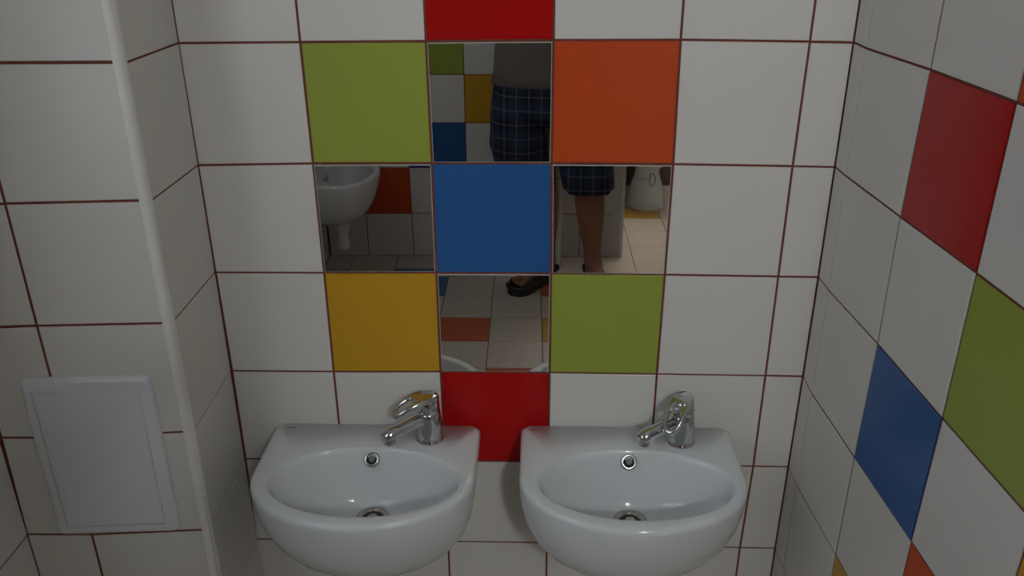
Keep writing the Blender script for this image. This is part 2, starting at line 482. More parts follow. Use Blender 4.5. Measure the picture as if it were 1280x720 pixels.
wall_rr = slab('wall_recess_right', [P(8.15, -10.95, Z0), P(8.15, -17.15, Z0), P(8.15, -17.15, CEIL), P(8.15, -10.95, CEIL)], 'plaster',
               'painted wall at the right of the toilet recess', 'wall', normal=Vector((-1, 0, 0)))
wall_rs = slab('wall_recess_front', [P(5.98, -10.95, Z0), P(8.2, -10.95, Z0), P(8.2, -10.95, CEIL), P(5.98, -10.95, CEIL)], 'plaster',
               'painted wall closing the toilet recess towards the basins', 'wall', normal=Vector((0, -1, 0)))

# painted plaster above the tiling
ring = [(P(-0.3, 0.0, 0), P(5.6, 0.0, 0), Vector((0, -1, 0)), 'back'),
        (rpt(-.2, 0), rpt(10.95, 0), rightN, 'right'),
        (P(-1.55, YO, 0), P(3.42, YO, 0), oppN, 'opposite'),
        (P(3.42, YP, 0), P(4.83, YP, 0), oppN, 'stub'),
        (P(4.8, -17.15, 0), P(8.2, -17.15, 0), oppN, 'far'),
        (opt(1.0, 0), opt(11.0, 0), outN, 'left_outer'),
        (npt(0, 0), npt(1.06, 0), leftN, 'left'),
        (fpt(-1.56, 0), fpt(0, 0), frontN, 'left_front'),
        (P(4.83, YP, 0), P(4.83, -17.15, 0), stubsideN, 'recess_left'),
        (P(3.42, YO - .05, 0), P(3.42, YP, 0), Vector((1, 0, 0)), 'step')]
for a, b, nrm, nm in ring:
    zt, zc = (TOP - Z0) * S, (CEIL - Z0) * S
    par = {'back': wall_back, 'right': wall_right, 'opposite': wall_opp, 'stub': wall_stub, 'far': wall_far,
           'left_outer': wall_out, 'left': wall_left, 'left_front': wall_front, 'recess_left': wall_recess, 'step': wall_step}[nm]
    q = [Vector((a.x, a.y, zt)), Vector((b.x, b.y, zt)), Vector((b.x, b.y, zc)), Vector((a.x, a.y, zc))]
    o = slab('plaster_band', q, 'plaster', None, None, kind=None, normal=nrm, rec=0.002, thick=0.03)
    o.parent = par
    o['label'] = 'painted plaster above the tiling'

# ---- corner beads
def bead(name, base, z0, z1, parent, r=0.011, dirs=((1, 0), (0, -1))):
    """quarter-round plastic profile with two flat flanges"""
    a, b = Vector((*dirs[0], 0)), Vector((*dirs[1], 0))
    prof = [-a * 0.004 * 0 + a * 0.0 - b * 0.0]
    pts = []
    for k in range(9):
        t = k / 8 * math.pi / 2
        pts.append(a * (r * math.cos(t)) + b * (r * math.sin(t)))
    pts = [a * r - b * 0.004] + pts + [b * r - a * 0.004, -a * 0.004 - b * 0.004]
    rings = [[Vector(base) + p + Vector((0, 0, z)) for p in pts] for z in (z0, z1)]
    vs, fs = loft(rings)
    return from_data(name, vs, fs, 'pvc', parent, smooth=False)


tb = tag(empty('trim_1', (0, 0, 0)), 'white plastic corner bead up the outer edge of the pipe casing', 'trim', kind='structure')
cx, cy = FT * S, (-FD) * S + 0.0095
seam = (1.358 - Z0) * S
bead('bead_length', (cx, cy, 0), 0.0, seam - 0.0007, tb, r=.0100)
bead('bead_length', (cx + .0003, cy, 0), seam + 0.0007, (CEIL - Z0) * S, tb, r=.0100)
t2 = tag(empty('trim_2', (0, 0, 0)), 'pale corner bead at the free end of the opposite wall', 'trim', kind='structure')
bead('bead_length', (3.42 * S - .009, YO * S - .009, 0), 0, (TOP - Z0) * S, t2, dirs=((1, 0), (0, 1)))
t3 = tag(empty('trim_3', (0, 0, 0)), 'pale corner bead at the end of the stub wall beside the toilet', 'trim', kind='structure')
bead('bead_length', (4.83 * S - .009, YP * S - .009, 0), 0, (TOP - Z0) * S, t3, dirs=((1, 0), (0, 1)))

# ---- floor
floorN = Vector((0, 0, 1))
floor = slab('floor', [P(-1.6, .1, Z0), P(8.3, .1, Z0), P(8.3, -17.3, Z0), P(-1.6, -17.3, Z0)], 'floor_grout',
             'beige tiled floor with odd blue, orange and ochre tiles', 'floor', normal=floorN, thick=0.08)
FC = {(-1, -1): 'floor_blue', (0, 1): 'floor_orange', (2, -1): 'floor_orange', (2, 1): 'floor_yellow', (1, 3): 'floor_orange',
      (4, -6): 'floor_yellow', (5, -1): 'floor_blue', (-2, 4): 'floor_yellow', (3, 5): 'floor_blue', (4, 2): 'floor_orange'}
fx0, fy0 = 1.0797, -9.202
for i in range(-3, 7):
    for j in range(-8, 10):
        x0, x1 = max(fx0 + i, -1.48), min(fx0 + i + 1, 8.1)
        y0, y1 = max(fy0 + j, -17.1), min(fy0 + j + 1, -0.02)
        if x1 - x0 < .05 or y1 - y0 < .05: continue
        if y1 <= -11.5 and x1 < 4.8: continue
        if y0 > -11 and x0 > 6.1: continue
        col = FC.get((i, j), 'floor_white')
        o = tile_obj('floor_tile', [P(x0, y0, Z0), P(x1, y0, Z0), P(x1, y1, Z0), P(x0, y1, Z0)], floorN, col, floor,
                     (0.0015, 0.0015, 0.0015, 0.0015))
        if col in LABELS: o['label'] = LABELS[col]
ceil = slab('ceiling', [P(-1.6, .2, CEIL), P(8.3, .2, CEIL), P(8.3, -17.3, CEIL), P(-1.6, -17.3, CEIL)], 'plaster',
            'painted white ceiling', 'ceiling', normal=Vector((0, 0, -1)), rec=0.0, thick=0.08)


# ---- unseen window added to house the fill light, outer left wall
wroot = tag(empty('fill_window_1', P(XO, -5.6, 5.4)), 'added frosted window housing the fill light, unseen in the outer left wall', 'window', kind='structure')
def wbox(name, y0, y1, z0, z1, x0, x1, material):
    bm = box_bm((x0, (y0 + 5.6) * S, (z0 - 5.4) * S), (x1, (y1 + 5.6) * S, (z1 - 5.4) * S), 0.003, 1)
    return from_bm(name, bm, material, wroot)
wbox('fill_pane', -7.4, -3.8, 3.1, 7.7, .001, .004, 'fill_pane')  # glowing sheet that goes with the added fill light
for a in (-7.7, -3.8): wbox('fill_window_frame', a, a + .3, 2.8, 8.0, .0005, .03, 'frame')
for a in (2.8, 7.7): wbox('fill_window_frame', -7.4, -3.8, a, a + .3, .0005, .03, 'frame')
wbox('mullion', -5.7, -5.5, 3.1, 7.7, .004, .026, 'frame')

# ------------------------------------------------------------------ mirrors
def mirror(c, r, tx, ty, label):
    q = [BACK[c][r], BACK[c + 1][r], BACK[c + 1][r + 1], BACK[c][r + 1]]
    pts = [P(u, 0, v) for u, v in q]
    ctr = sum(pts, Vector()) / 4 + Vector((0, -0.0013, 0))
    n = Vector((ty, -1, tx)).normalized()
    g = 0.0021
    loc = []
    for p, (sx, sz) in zip(pts, ((1, 1), (-1, 1), (-1, -1), (1, -1))):
        v = p - ctr + Vector((sx * g, 0, sz * g))
        v.y = (n.x * v.x + n.z * v.z) / -n.y
        loc.append(v)
    root = tag(empty('mirror', ctr), label, 'mirror', group='mirror tiles set in the back wall')
    e = 0.0011
    front = []
    for v, (sx, sz) in zip(loc, ((1, 1), (-1, 1), (-1, -1), (1, -1))):
        w = v + Vector((sx * e, 0, sz * e)); w.y = (n.x * w.x + n.z * w.z) / -n.y
        front.append(w)
    me = bpy.data.meshes.new('mirror_face')
    me.from_pydata([tuple(v) for v in front], [], [(0, 1, 2, 3)])
    link('mirror_face', me, 'silvering', root)
    ring1 = front; ring2 = [v - n * 0.0007 for v in loc]; ring3 = [v - n * 0.0045 for v in loc]
    vs = ring1 + ring2 + ring3
    fs = [(a + k, a + 4 + k, a + 4 + (k + 1) % 4, a + (k + 1) % 4) for a in (0, 4) for k in range(4)] + [(8, 11, 10, 9)]
    from_data('ground_edge', vs, fs, 'glass_edge', root)
    return root


mirror(2, 6, -0.0065, 0.0030, 'square mirror tile between the green and orange tiles, topmost of four')
mirror(1, 5, -0.0075, 0.0139, 'square mirror tile left of the blue tile, under the green tile')
mirror(3, 5, 0.0023, -0.0003, 'square mirror tile right of the blue tile, under the orange tile')
mirror(2, 4, 0.0005, 0.0056, 'square mirror tile below the blue tile, above the red tile')

# ------------------------------------------------------------------ access hatch
hroot = tag(empty('access_hatch', fpt(-0.7, 1.04)), 'white plastic access hatch with rounded frame on the left pipe casing', 'hatch')
hc = hroot.location.copy()
def hp(uv, dep): return fpt(*uv) + frontN * dep - hc
OUTR = [(-1.214, 1.040), (-0.182, 1.040), (-0.180, 2.581), (-1.202, 2.583)]
INR = [(-1.120, 1.131), (-0.290, 1.131), (-0.280, 2.470), (-1.123, 2.470)]
def rounded(q, rad, n=5):
    out = []
    m_ = len(q)
    for i in range(m_):
        p = Vector((*q[i], 0)); a = Vector((*q[i - 1], 0)); b = Vector((*q[(i + 1) % m_], 0))
        da, db = (a - p).normalized(), (b - p).normalized()
        for k in range(n + 1):
            t = k / n * math.pi / 2
            c = p + (da + db) * rad
            v = c - da * rad * math.sin(t) - db * rad * math.cos(t)
            # from the side facing a round to the side facing b
            out.append((p + da * rad * (1 - math.sin(t)) + db * rad * (1 - math.cos(t))).to_2d()[:])
    return out
def inset(q, d):
    c = sum((Vector(p) for p in q), Vector((0, 0))) / len(q)
    out = []
    for p in q:
        v = Vector(p); s = Vector((math.copysign(1, c.x - v.x), math.copysign(1, c.y - v.y)))
        out.append((v.x + s.x * d, v.y + s.y * d))
    return out
o3 = rounded(OUTR, .055); o2 = rounded(inset(OUTR, .012), .05); o1 = rounded(inset(OUTR, .035), .04)
i1 = rounded(INR, .006); 
rings = [[hp(p, d) for p in r] for r, d in ((o3, -.001), (o3, .003), (o2, .0065), (o1, .0085), (i1, .0085), (i1, .001))]
vs, fs = loft(rings, cap0=False, cap1=False)
o = from_data('frame', vs, fs, 'hatch', hroot)
d0 = rounded(inset(INR, .005), .006); d1 = rounded(inset(INR, .010), .006)
rings = [[hp(p, d) for p in r] for r, d in ((d0, .001), (d0, .0075), (d1, .0085))]
vs, fs = loft(rings, cap0=True, cap1=True)
from_data('door', vs, fs, 'hatch', hroot)
rings = [[hp(p, d) for p in r] for r, d in ((i1, .0005), (i1, .002))]
vs, fs = loft(rings)
from_data('gap_liner', vs, fs, 'dark', hroot)

# ------------------------------------------------------------------ washbasins
def outline(a, yf, n=96, yb=0.0, rc=0.012, cy=-0.165, yc=None):
    """D-shaped outline: straight back on y=yb, straight sides, elliptical front down to yf"""
    yc = yc if yc is not None else min(-0.16, 0) if yf < -0.2 else yf * 0.5
    pts = []
    for k in range(n):
        t = 2 * math.pi * k / n
        dx, dy = math.cos(t), math.sin(t)
        best = None
        if dy > 0:
            best = (yb - cy) / dy
        if abs(dx) > 1e-9:
            # side
            ts = a / abs(dx)
            if best is None or ts < best: best = ts
        # front ellipse
        b = yc - yf
        # solve ((dx r)/a)^2 + ((cy + dy r - yc)/b)^2 = 1
        A = (dx / a) ** 2 + (dy / b) ** 2
        B = 2 * dy * (cy - yc) / b ** 2
        C_ = ((cy - yc) / b) ** 2 - 1
        disc = B * B - 4 * A * C_
        if disc > 0:
            r = (-B + math.sqrt(disc)) / (2 * A)
            if cy + dy * r < yc: best = r
        x, y = dx * best, cy + dy * best
        # rounded back corners
        hx, hy = abs(x) - (a - rc), y - (yb - rc)
        if hx > 0 and hy > 0:
            L = math.hypot(hx, hy)
            if L > 0:
                x = math.copysign(a - rc + hx / L * rc, x); y = yb - rc + hy / L * rc
        pts.append((x, y))
    return pts


def ell(cx, cy, a, b, n=96, sq=2.0):
    out = []
    for k in range(n):
        t = 2 * math.pi * k / n
        c, s = math.cos(t), math.sin(t)
        out.append((cx + a * math.copysign(abs(c) ** (2 / sq), c), cy + b * math.copysign(abs(s) ** (2 / sq), s)))
    return out


BH = 0.195
def basin_mesh():
    R = []
    def add(pts, z): R.append([Vector((x, y, z)) for x, y in pts])
    # underside to rim (z=0 is the rim)
    for a, yf, z in ((0.030, -0.150, -0.198), (0.070, -0.185, -0.196), (0.105, -0.212, -0.188), (0.137, -0.237, -0.170), (0.161, -0.258, -0.145),
                     (0.178, -0.274, -0.115), (0.189, -0.287, -0.080), (0.1945, -0.296, -0.048), (0.1965, -0.301, -0.022),
                     (0.1968, -0.3025, -0.011), (0.1960, -0.3020, -0.006), (0.1935, -0.2995, -0.002), (0.189, -0.295, 0.0)):
        add(outline(a, yf, yc=max(-0.16, yf * 0.55), yb=-0.0 if z < -0.009 else (-0.0015 if z < -0.003 else -0.006)), z)
    cx = 0.004
    add(ell(cx, -0.178, 0.1715, 0.1005), 0.0)
    add(ell(cx, -0.178, 0.1690, 0.0980), -0.0008)
    add(ell(cx, -0.178, 0.1660, 0.0955), -0.0040)
    for f, z, cyy in ((0.975, -0.012, -0.1775), (0.945, -0.030, -0.1765), (0.895, -0.052, -0.174), (0.82, -0.074, -0.170),
                      (0.72, -0.091, -0.165), (0.60, -0.102, -0.158), (0.47, -0.109, -0.150), (0.34, -0.1135, -0.143)):
        add(ell(cx, cyy, 0.1655 * f, 0.0950 * f + 0.02 * (1 - f) * f), z)
    add(ell(cx, -0.137, 0.0335, 0.0320), -0.1165)
    add(ell(cx, -0.135, 0.0290, 0.0290), -0.1175)
    add(ell(cx, -0.135, 0.0260, 0.0260), -0.122)
    return loft(R, True, True)


def plain_text(name, body, size, mtx, material, parent):
    cu = bpy.data.curves.new(name, 'FONT')
    cu.body = body; cu.size = size; cu.extrude = 0.0001
    cu.align_x = 'CENTER'; cu.align_y = 'CENTER'
    o_ = bpy.data.objects.new(name, cu)
    COL.objects.link(o_)
    dg_ = bpy.context.evaluated_depsgraph_get()
    me = bpy.data.meshes.new_from_object(o_.evaluated_get(dg_))
    bpy.data.objects.remove(o_, do_unlink=True)
    me.transform(mtx)
    return link(name, me, material, parent)


def basin(loc, rz, label, mark_x=-0.172, pipe=True):
    root = tag(empty('washbasin', loc, rz), label, 'washbasin', group='wall-hung children\'s washbasins')
    vs, fs = basin_mesh()
    b = from_data('bowl', vs, fs, 'ceramic', root, smooth=True)
    # overflow ring
    nrm = Vector((0.0, -0.80, 0.60)).normalized()
    oc = Vector((0.001, -0.0880, -0.0215)) + nrm * 0.0015
    vs, fs = loft(lathe([(0.0090, -0.004), (0.0090, 0.0018), (0.0105, 0.0030), (0.0135, 0.0028), (0.0152, 0.0008), (0.0152, -0.006)], 32, oc, nrm), False, False)
    ov = from_data('overflow_ring', vs, fs, 'chrome', root, smooth=True)
    vs, fs = loft(lathe([(0.0095, -0.003), (0.0095, -0.0025)], 24, oc, nrm))
    from_data('overflow_hole', vs, fs, 'dark', ov)
    vs, fs = loft(lathe([(0.0060, -0.002), (0.0060, 0.0012), (0.0050, 0.0020)], 20, oc + Vector((0.0005, 0, .0008)), nrm))
    from_data('overflow_core', vs, fs, 'greyplug', ov)
    # waste
    dc = Vector((0.004, -0.135, -0.118))
    vs, fs = loft(lathe([(0.0195, -0.004), (0.0195, 0.0010), (0.0225, 0.0032), (0.0275, 0.0036), (0.0305, 0.0022), (0.0312, 0.0), (0.0312, -0.003)], 40, dc), False, False)
    dr = from_data('waste_flange', vs, fs, 'steel', root, smooth=True)
    vs, fs = loft(lathe([(0.0190, -0.0035), (0.0190, -0.002), (0.0110, -0.0005), (0.0095, 0.0035), (0.0060, 0.0048), (0.0005, 0.0052)], 32, dc), True, False)
    from_data('waste_grid', vs, fs, 'steel', dr, smooth=True)
    # trap and waste pipe below
    bc = Vector((0.0, -0.135, -0.19))
    prof = [(0.020, 0.01), (0.026, -0.004), (0.030, -0.012), (0.030, -0.050), (0.026, -0.056), (0.020, -0.060), (0.019, -0.10), (0.024, -0.105), (0.024, -0.135), (0.012, -0.142)]
    vs, fs = loft(lathe(prof, 24, bc))
    from_data('waste_trap', vs, fs, 'pvc', root, smooth=True)
    path = [bc + Vector((0, 0, -0.118)), bc + Vector((0, 0.05, -0.118)), bc + Vector((0, 0.132, -0.116))]
    vs, fs = loft(tube_rings(path, 0.016, 16))
    if pipe: from_data('waste_pipe', vs, fs, 'pvc', root, smooth=True)
    mt_ = Matrix.Translation(Vector((mark_x, -0.020, 0.0002)))
    plain_text('maker_mark', 'Vidima', 0.0085, mt_, 'print', root)
    return root


RIM = 0.578
basin((0.2760, 0, RIM), 0, 'left wall-hung white washbasin beside the pipe casing', mark_x=-0.165)
basin((0.7465, 0, RIM + .002), 0, 'right wall-hung white washbasin under the plain white tiles', mark_x=-0.170)
b3 = basin((XO * S, -9.40 * S, RIM - 0.088), math.radians(90), 'white washbasin on the far left wall, seen only in the left mirror', pipe=False)
b3.rotation_euler = (0, 0, math.radians(90))

# ------------------------------------------------------------------ mixer taps
def tap(loc, ang_spout, ang_handle, tilt, label):
    root = tag(empty('mixer_tap', loc), label, 'tap', group='chrome lever mixer taps')
    # body: waisted column leaning very slightly, with a skirt
    H = 0.062
    prof = [(0.0265, 0.0), (0.0268, 0.003), (0.0250, 0.005), (0.0245, 0.012), (0.0238, 0.025), (0.0228, 0.040), (0.0222, 0.052), (0.0215, 0.060), (0.0190, 0.0625)]
    vs, fs = loft(lathe(prof, 40))
    body = from_data('body', vs, fs, 'chrome', root, smooth=True)
    # spout
    d = Vector((math.cos(ang_spout), math.sin(ang_spout), 0))
    path = [d * 0.004 + Vector((0, 0, 0.047)), d * 0.022 + Vector((0, 0, 0.046)), d * 0.042 + Vector((0, 0, 0.0430)),
            d * 0.062 + Vector((0, 0, 0.0390)), d * 0.076 + Vector((0, 0, 0.0375)), d * 0.0855 + Vector((0, 0, 0.0340)), d * 0.0905 + Vector((0, 0, 0.0275))]
    rad = [0.0160, 0.0150, 0.0134, 0.0130, 0.0136, 0.0134, 0.0090]
    vs, fs = loft(tube_rings(path, rad, 24, flat=0.85))
    sp = from_data('spout', vs, fs, 'chrome', root, smooth=True)
    vs, fs = loft(lathe([(0.0095, 0.004), (0.0100, -0.010), (0.0105, -0.0150), (0.0090, -0.0165), (0.0070, -0.0150)], 24, d * 0.080 + Vector((0, 0, 0.0335))), True, True)
    from_data('aerator', vs, fs, 'steel', sp, smooth=True)
    # handle: domed cap on a slanted ball and a loop lever
    hd = Vector((math.cos(ang_handle), math.sin(ang_handle), 0))
    side = Vector((-hd.y, hd.x, 0))
    ax = (Vector((0, 0, 1)) + hd * math.tan(tilt) * 0.6).normalized()
    vs, fs = loft(lathe([(0.0185, 0.059), (0.0205, 0.0635), (0.0208, 0.070), (0.0200, 0.080), (0.0180, 0.087), (0.0140, 0.0915), (0.008, 0.0938), (0.0005, 0.0945)], 36), True, True)
    cap = from_data('handle', vs, fs, 'chrome', root, smooth=True)
    ld = (hd * math.cos(tilt) - Vector((0, 0, 1)) * math.sin(tilt)).normalized()
    up = side.cross(ld).normalized()
    if up.z < 0: up = -up
    base = Vector((0, 0, 0.0885)) - ld * 0.019
    n = 40
    def loop(L, w0, w1, off):
        # stadium narrowing towards the tip
        out = []
        for k in range(n):
            t = 2 * math.pi * k / n
            c, s = math.cos(t), math.sin(t)
            u = L / 2 + off + (L / 2) * math.copysign(abs(c) ** 0.8, c)
            fr_ = min(1, max(0, (u - off) / L))
            w = w0 + (w1 - w0) * fr_
            out.append((u, w * math.copysign(abs(s) ** 0.75, s)))
        return out
    oo = loop(0.092, 0.0225, 0.0180, 0.0)
    oi = loop(0.036, 0.0112, 0.0088, 0.046)
    oo2 = [(0.046 + (u - 0.046) * 0.955, w * 0.88) for u, w in oo]
    oi2 = [(0.064 + (u - 0.064) * 1.09, w * 1.22) for u, w in oi]
    def p3(uw, h):
        u, w = uw
        return base + ld * u + side * w + up * (h + 0.010 * math.sin(max(0, u) / 0.092 * math.pi) - 0.004)
    rings = [[p3(p, h) for p in r] for r, h in ((oi, -0.003), (oi, 0.002), (oi2, 0.0042), (oo2, 0.0045), (oo, 0.0015), (oo, -0.003), (oo2, -0.0055), (oi2, -0.0048), (oi, -0.003))]
    vs, fs = loft(rings, False, False)
    from_data('lever_loop', vs, fs, 'chrome', cap, smooth=True)
    return root


tap((0.3805, -0.048, RIM - .0005), math.radians(213), math.radians(208), math.radians(14),
    'chrome lever mixer tap on the left washbasin, beside the red tile')
tap((0.8450, -0.050, RIM + .0015), math.radians(208), math.radians(236), math.radians(33),
    'chrome lever mixer tap on the right washbasin')

# ------------------------------------------------------------------ toilet pedestal in the recess (seen in the right mirror)
troot = tag(empty('toilet', P(5.80, -15.35, Z0)), 'small white toilet on a flared pedestal, seen in the right mirror', 'toilet')
def oval(z, a, b, yo=0.0, n=40): return [Vector((a * math.cos(2 * math.pi * k / n), yo + b * math.sin(2 * math.pi * k / n), z)) for k in range(n)]
vs, fs = loft([oval(0, .102, .118), oval(.006, .104, .120), oval(.05, .095, .112), (oval(.12, .084, .10)), oval(.16, .070, .088), oval(.195, .064, .085),
               oval(.220, .068, .095, .01), oval(.250, .100, .14, .03), oval(.305, .150, .185, .04), oval(.335, .168, .205, .045), oval(.345, .165, .20, .045),
               oval(.343, .125, .155, .045), oval(.29, .10, .12, .04), oval(.25, .05, .06, .03)])
from_data('pedestal_bowl', vs, fs, 'ceramic', troot, smooth=True)
vs, fs = loft([oval(.346, .168, .205, .045), oval(.360, .165, .20, .045), oval(.362, .12, .15, .045), oval(.347, .118, .148, .045)], False, False)
from_data('seat', vs, fs, 'pvc', troot, smooth=True)
from_bm('cistern', box_bm((-.16, -.335, .30), (.16, -.165, .62), .02, 3), 'ceramic', troot, True)
# printed half ring and lettering on the pedestal front
def front_y(z): return 0.113 - (z - .05) * 0.19 + .0015
arc = []
n_ = 20
rr, zc_ = 0.034, 0.165
for k in range(n_ + 1):
    t = -math.pi / 2 + math.pi * k / n_
    arc.append((-0.0 + 0.030 * math.cos(t) + .004, zc_ + rr * math.sin(t)))
arc = [(.004, zc_ - rr)] + arc + [(.004, zc_ + rr)] + [(.004, zc_ + rr * (1 - 2 * k / 8)) for k in range(1, 8)]
pathp = [Vector((x, front_y(z) * math.sqrt(max(0.05, 1 - (x / .085) ** 2)), z)) for x, z in arc]
vs, fs = loft(tube_rings(pathp, 0.0022, 8, up=Vector((0, 1, 0))))
from_data('half_ring_mark', vs, fs, 'print_red', troot)
mt_ = Matrix.Translation(Vector((-0.026, front_y(.163) * .955 , .168))) @ Matrix.Rotation(math.radians(-11 + 0), 4, 'X') @ Matrix.Rotation(math.radians(180), 4, 'Z') @ Matrix.Rotation(math.radians(90), 4, 'X')
plain_text('lettering', 'NOVA', 0.017, mt_, 'print_red', troot)

# ------------------------------------------------------------------ ceiling lamp
lroot = tag(empty('ceiling_lamp', Vector((LAMP_AT.x, LAMP_AT.y, (CEIL - Z0) * S))), 'pendant globe lamp with an added light-dimming dish above the toilet recess', 'lamp')
lz = LAMP_AT.z - (CEIL - Z0) * S
vs, fs = loft(lathe([(0.075, 0.0), (0.075, -0.02), (0.06, -0.035), (0.03, -0.04)], 32))
from_data('ceiling_rose', vs, fs, 'pvc', lroot, smooth=True)
vs, fs = loft(lathe([(0.028, -0.04), (0.03, -0.09), (0.022, -0.10)], 24))
from_data('socket', vs, fs, 'pvc', lroot, smooth=True)
vs, fs = loft(lathe([(0.012, -0.09), (0.012, lz + .085)], 12))
from_data('stem', vs, fs, 'steel', lroot, smooth=True)
bm = bmesh.new()
bmesh.ops.create_uvsphere(bm, u_segments=32, v_segments=18, radius=0.090)
bmesh.ops.translate(bm, verts=bm.verts, vec=(0, 0, lz))
from_bm('opal_globe', bm, 'globe', lroot, True)
for k in range(3):
    t = 2 * math.pi * k / 3
    e = Vector((math.cos(t), math.sin(t), 0))
    vs, fs = loft(tube_rings([e * 0.07 + Vector((0, 0, -.01)), e * 0.116 + Vector((0, 0, lz - .08)), e * 0.1205 + Vector((0, 0, lz - .129))], 0.0018, 8))
    from_data('hanger_rod', vs, fs, 'steel', lroot)
vs, fs = loft(lathe([(0.001, lz - .165), (0.055, lz - .161), (0.096, lz - .150), (0.122, lz - .128), (0.118, lz - .128), (0.094, lz - .146), (0.055, lz - .157), (0.001, lz - .161)], 40), False, False)
from_data('added_dimmer_dish', vs, fs, 'opal', lroot, smooth=True)  # dish added under the globe to dim its light on the recess floor

# ------------------------------------------------------------------ photographer (seen in the mirrors)
def skin_mesh(joints, edges, root_i, subd=2):
    me = bpy.data.meshes.new('tmp_skin')
    me.from_pydata([tuple(j[0]) for j in joints], edges, [])
    o_ = bpy.data.objects.new('tmp_skin', me)
    COL.objects.link(o_)
    sm = o_.modifiers.new('skin', 'SKIN')
    sm.use_smooth_shade = True
    sm.branch_smoothing = 0.6
    for i, j in enumerate(joints):
        sv = me.skin_vertices[0].data[i]
        r = j[1]
        sv.radius = r if isinstance(r, tuple) else (r, r)
        sv.use_root = (i == root_i)
    ss = o_.modifiers.new('sub', 'SUBSURF')
    ss.levels = subd; ss.render_levels = subd
    dg_ = bpy.context.evaluated_depsgraph_get()
    out = bpy.data.meshes.new_from_object(o_.evaluated_get(dg_))
    bpy.data.objects.remove(o_, do_unlink=True)
    for p in out.polygons: p.use_smooth = True
    return out


PX, PY = 0.625, -2.02
proot = tag(empty('person', (PX, PY, 0)), 'person in grey T-shirt, plaid shorts and sandals, reflected in the mirrors', 'person')
def L(x, y, z): return Vector((x - PX, y - PY, z))   # world metres -> person's frame

J, E = [], []
def jt(p, r, parent=None):
    J.append((p, r))
    if parent is not None: E.append((parent, len(J) - 1))
    return len(J) - 1
SOLE = 0.024
pel = jt(L(PX, PY, .86), (.145, .095))
abd = jt(L(PX, PY, 1.00), (.130, .088), pel)
che = jt(L(PX, PY, 1.17), (.145, .098), abd)
upc = jt(L(PX, PY, 1.32), (.135, .085), che)
nec = jt(L(PX, PY + .005, 1.42), (.055, .055), upc)
nk2 = jt(L(PX, PY + .02, 1.47), (.052, .054), nec)
chin = jt(L(PX, PY + .045, 1.52), (.062, .075), nk2)
hd1 = jt(L(PX, PY + .045, 1.59), (.074, .092), chin)
hd2 = jt(L(PX, PY + .035, 1.655), (.066, .082), hd1)
# legs: (hip, mid thigh, knee, calf, lower calf, ankle)
def leg(hip, knee, ankle):
    a = jt(hip, (.088, .088), pel)
    b = jt(hip.lerp(knee, .45), (.082, .084), a)
    c = jt(hip.lerp(knee, .85), (.063, .066), b)
    k = jt(knee, (.064, .064), c)
    c1 = jt(knee.lerp(ankle, .22) + Vector((0, -.012, 0)), (.068, .068), k)
    c2 = jt(knee.lerp(ankle, .42) + Vector((0, -.012, 0)), (.065, .065), c1)
    c3 = jt(knee.lerp(ankle, .72) + Vector((0, -.004, 0)), (.046, .047), c2)
    an = jt(ankle, (.036, .038), c3)
    return an
def foot(an, ankle, dirv):
    d = Vector(dirv).normalized(); s = Vector((d.y, -d.x, 0))
    he = jt(ankle - d * .035 + Vector((0, 0, -.052)), (.030, .026), an)
    mid = jt(ankle + d * .055 + Vector((0, 0, -.030)), (.036, .028), an)
    ball = jt(ankle + d * .125 + Vector((0, 0, -.052)), (.042, .018), mid)
    return d, s, ball
al = L(0.622, -1.990, .082 + SOLE); ar = L(0.812, -1.985, .082 + SOLE)
hl = L(PX - .085, PY, .84); hr = L(PX + .095, PY, .84)
kl = L(0.592, -1.985, .475); kr = L(0.783, -1.965, .475)
an_l = leg(hl, kl, al); an_r = leg(hr, kr, ar)
dl, sl, ball_l = foot(an_l, al, (-.66, .75, 0))
dr_, sr, ball_r = foot(an_r, ar, (.28, .96, 0))
for (bi, d, s, side) in ((ball_l, dl, sl, 1), (ball_r, dr_, sr, -1)):
    base = J[bi][0]
    # toes: big toe on the inner side (towards the other foot)
    for q, (off, ln, r) in enumerate(((.030, .052, .0125), (.012, .050, .0092), (-.004, .045, .0088), (-.019, .038, .0085), (-.032, .030, .0082))):
        t0 = jt(base + s * (off * side * .9) + d * .012 + Vector((0, 0, -.004)), (r * 1.1, r), bi)
        t1 = jt(base + s * (off * side) + d * (ln * .6) + Vector((0, 0, -.002)), (r, r), t0)
        jt(base + s * (off * side) + d * ln + Vector((0, 0, -.008)), (r * .85, r * .8), t1)
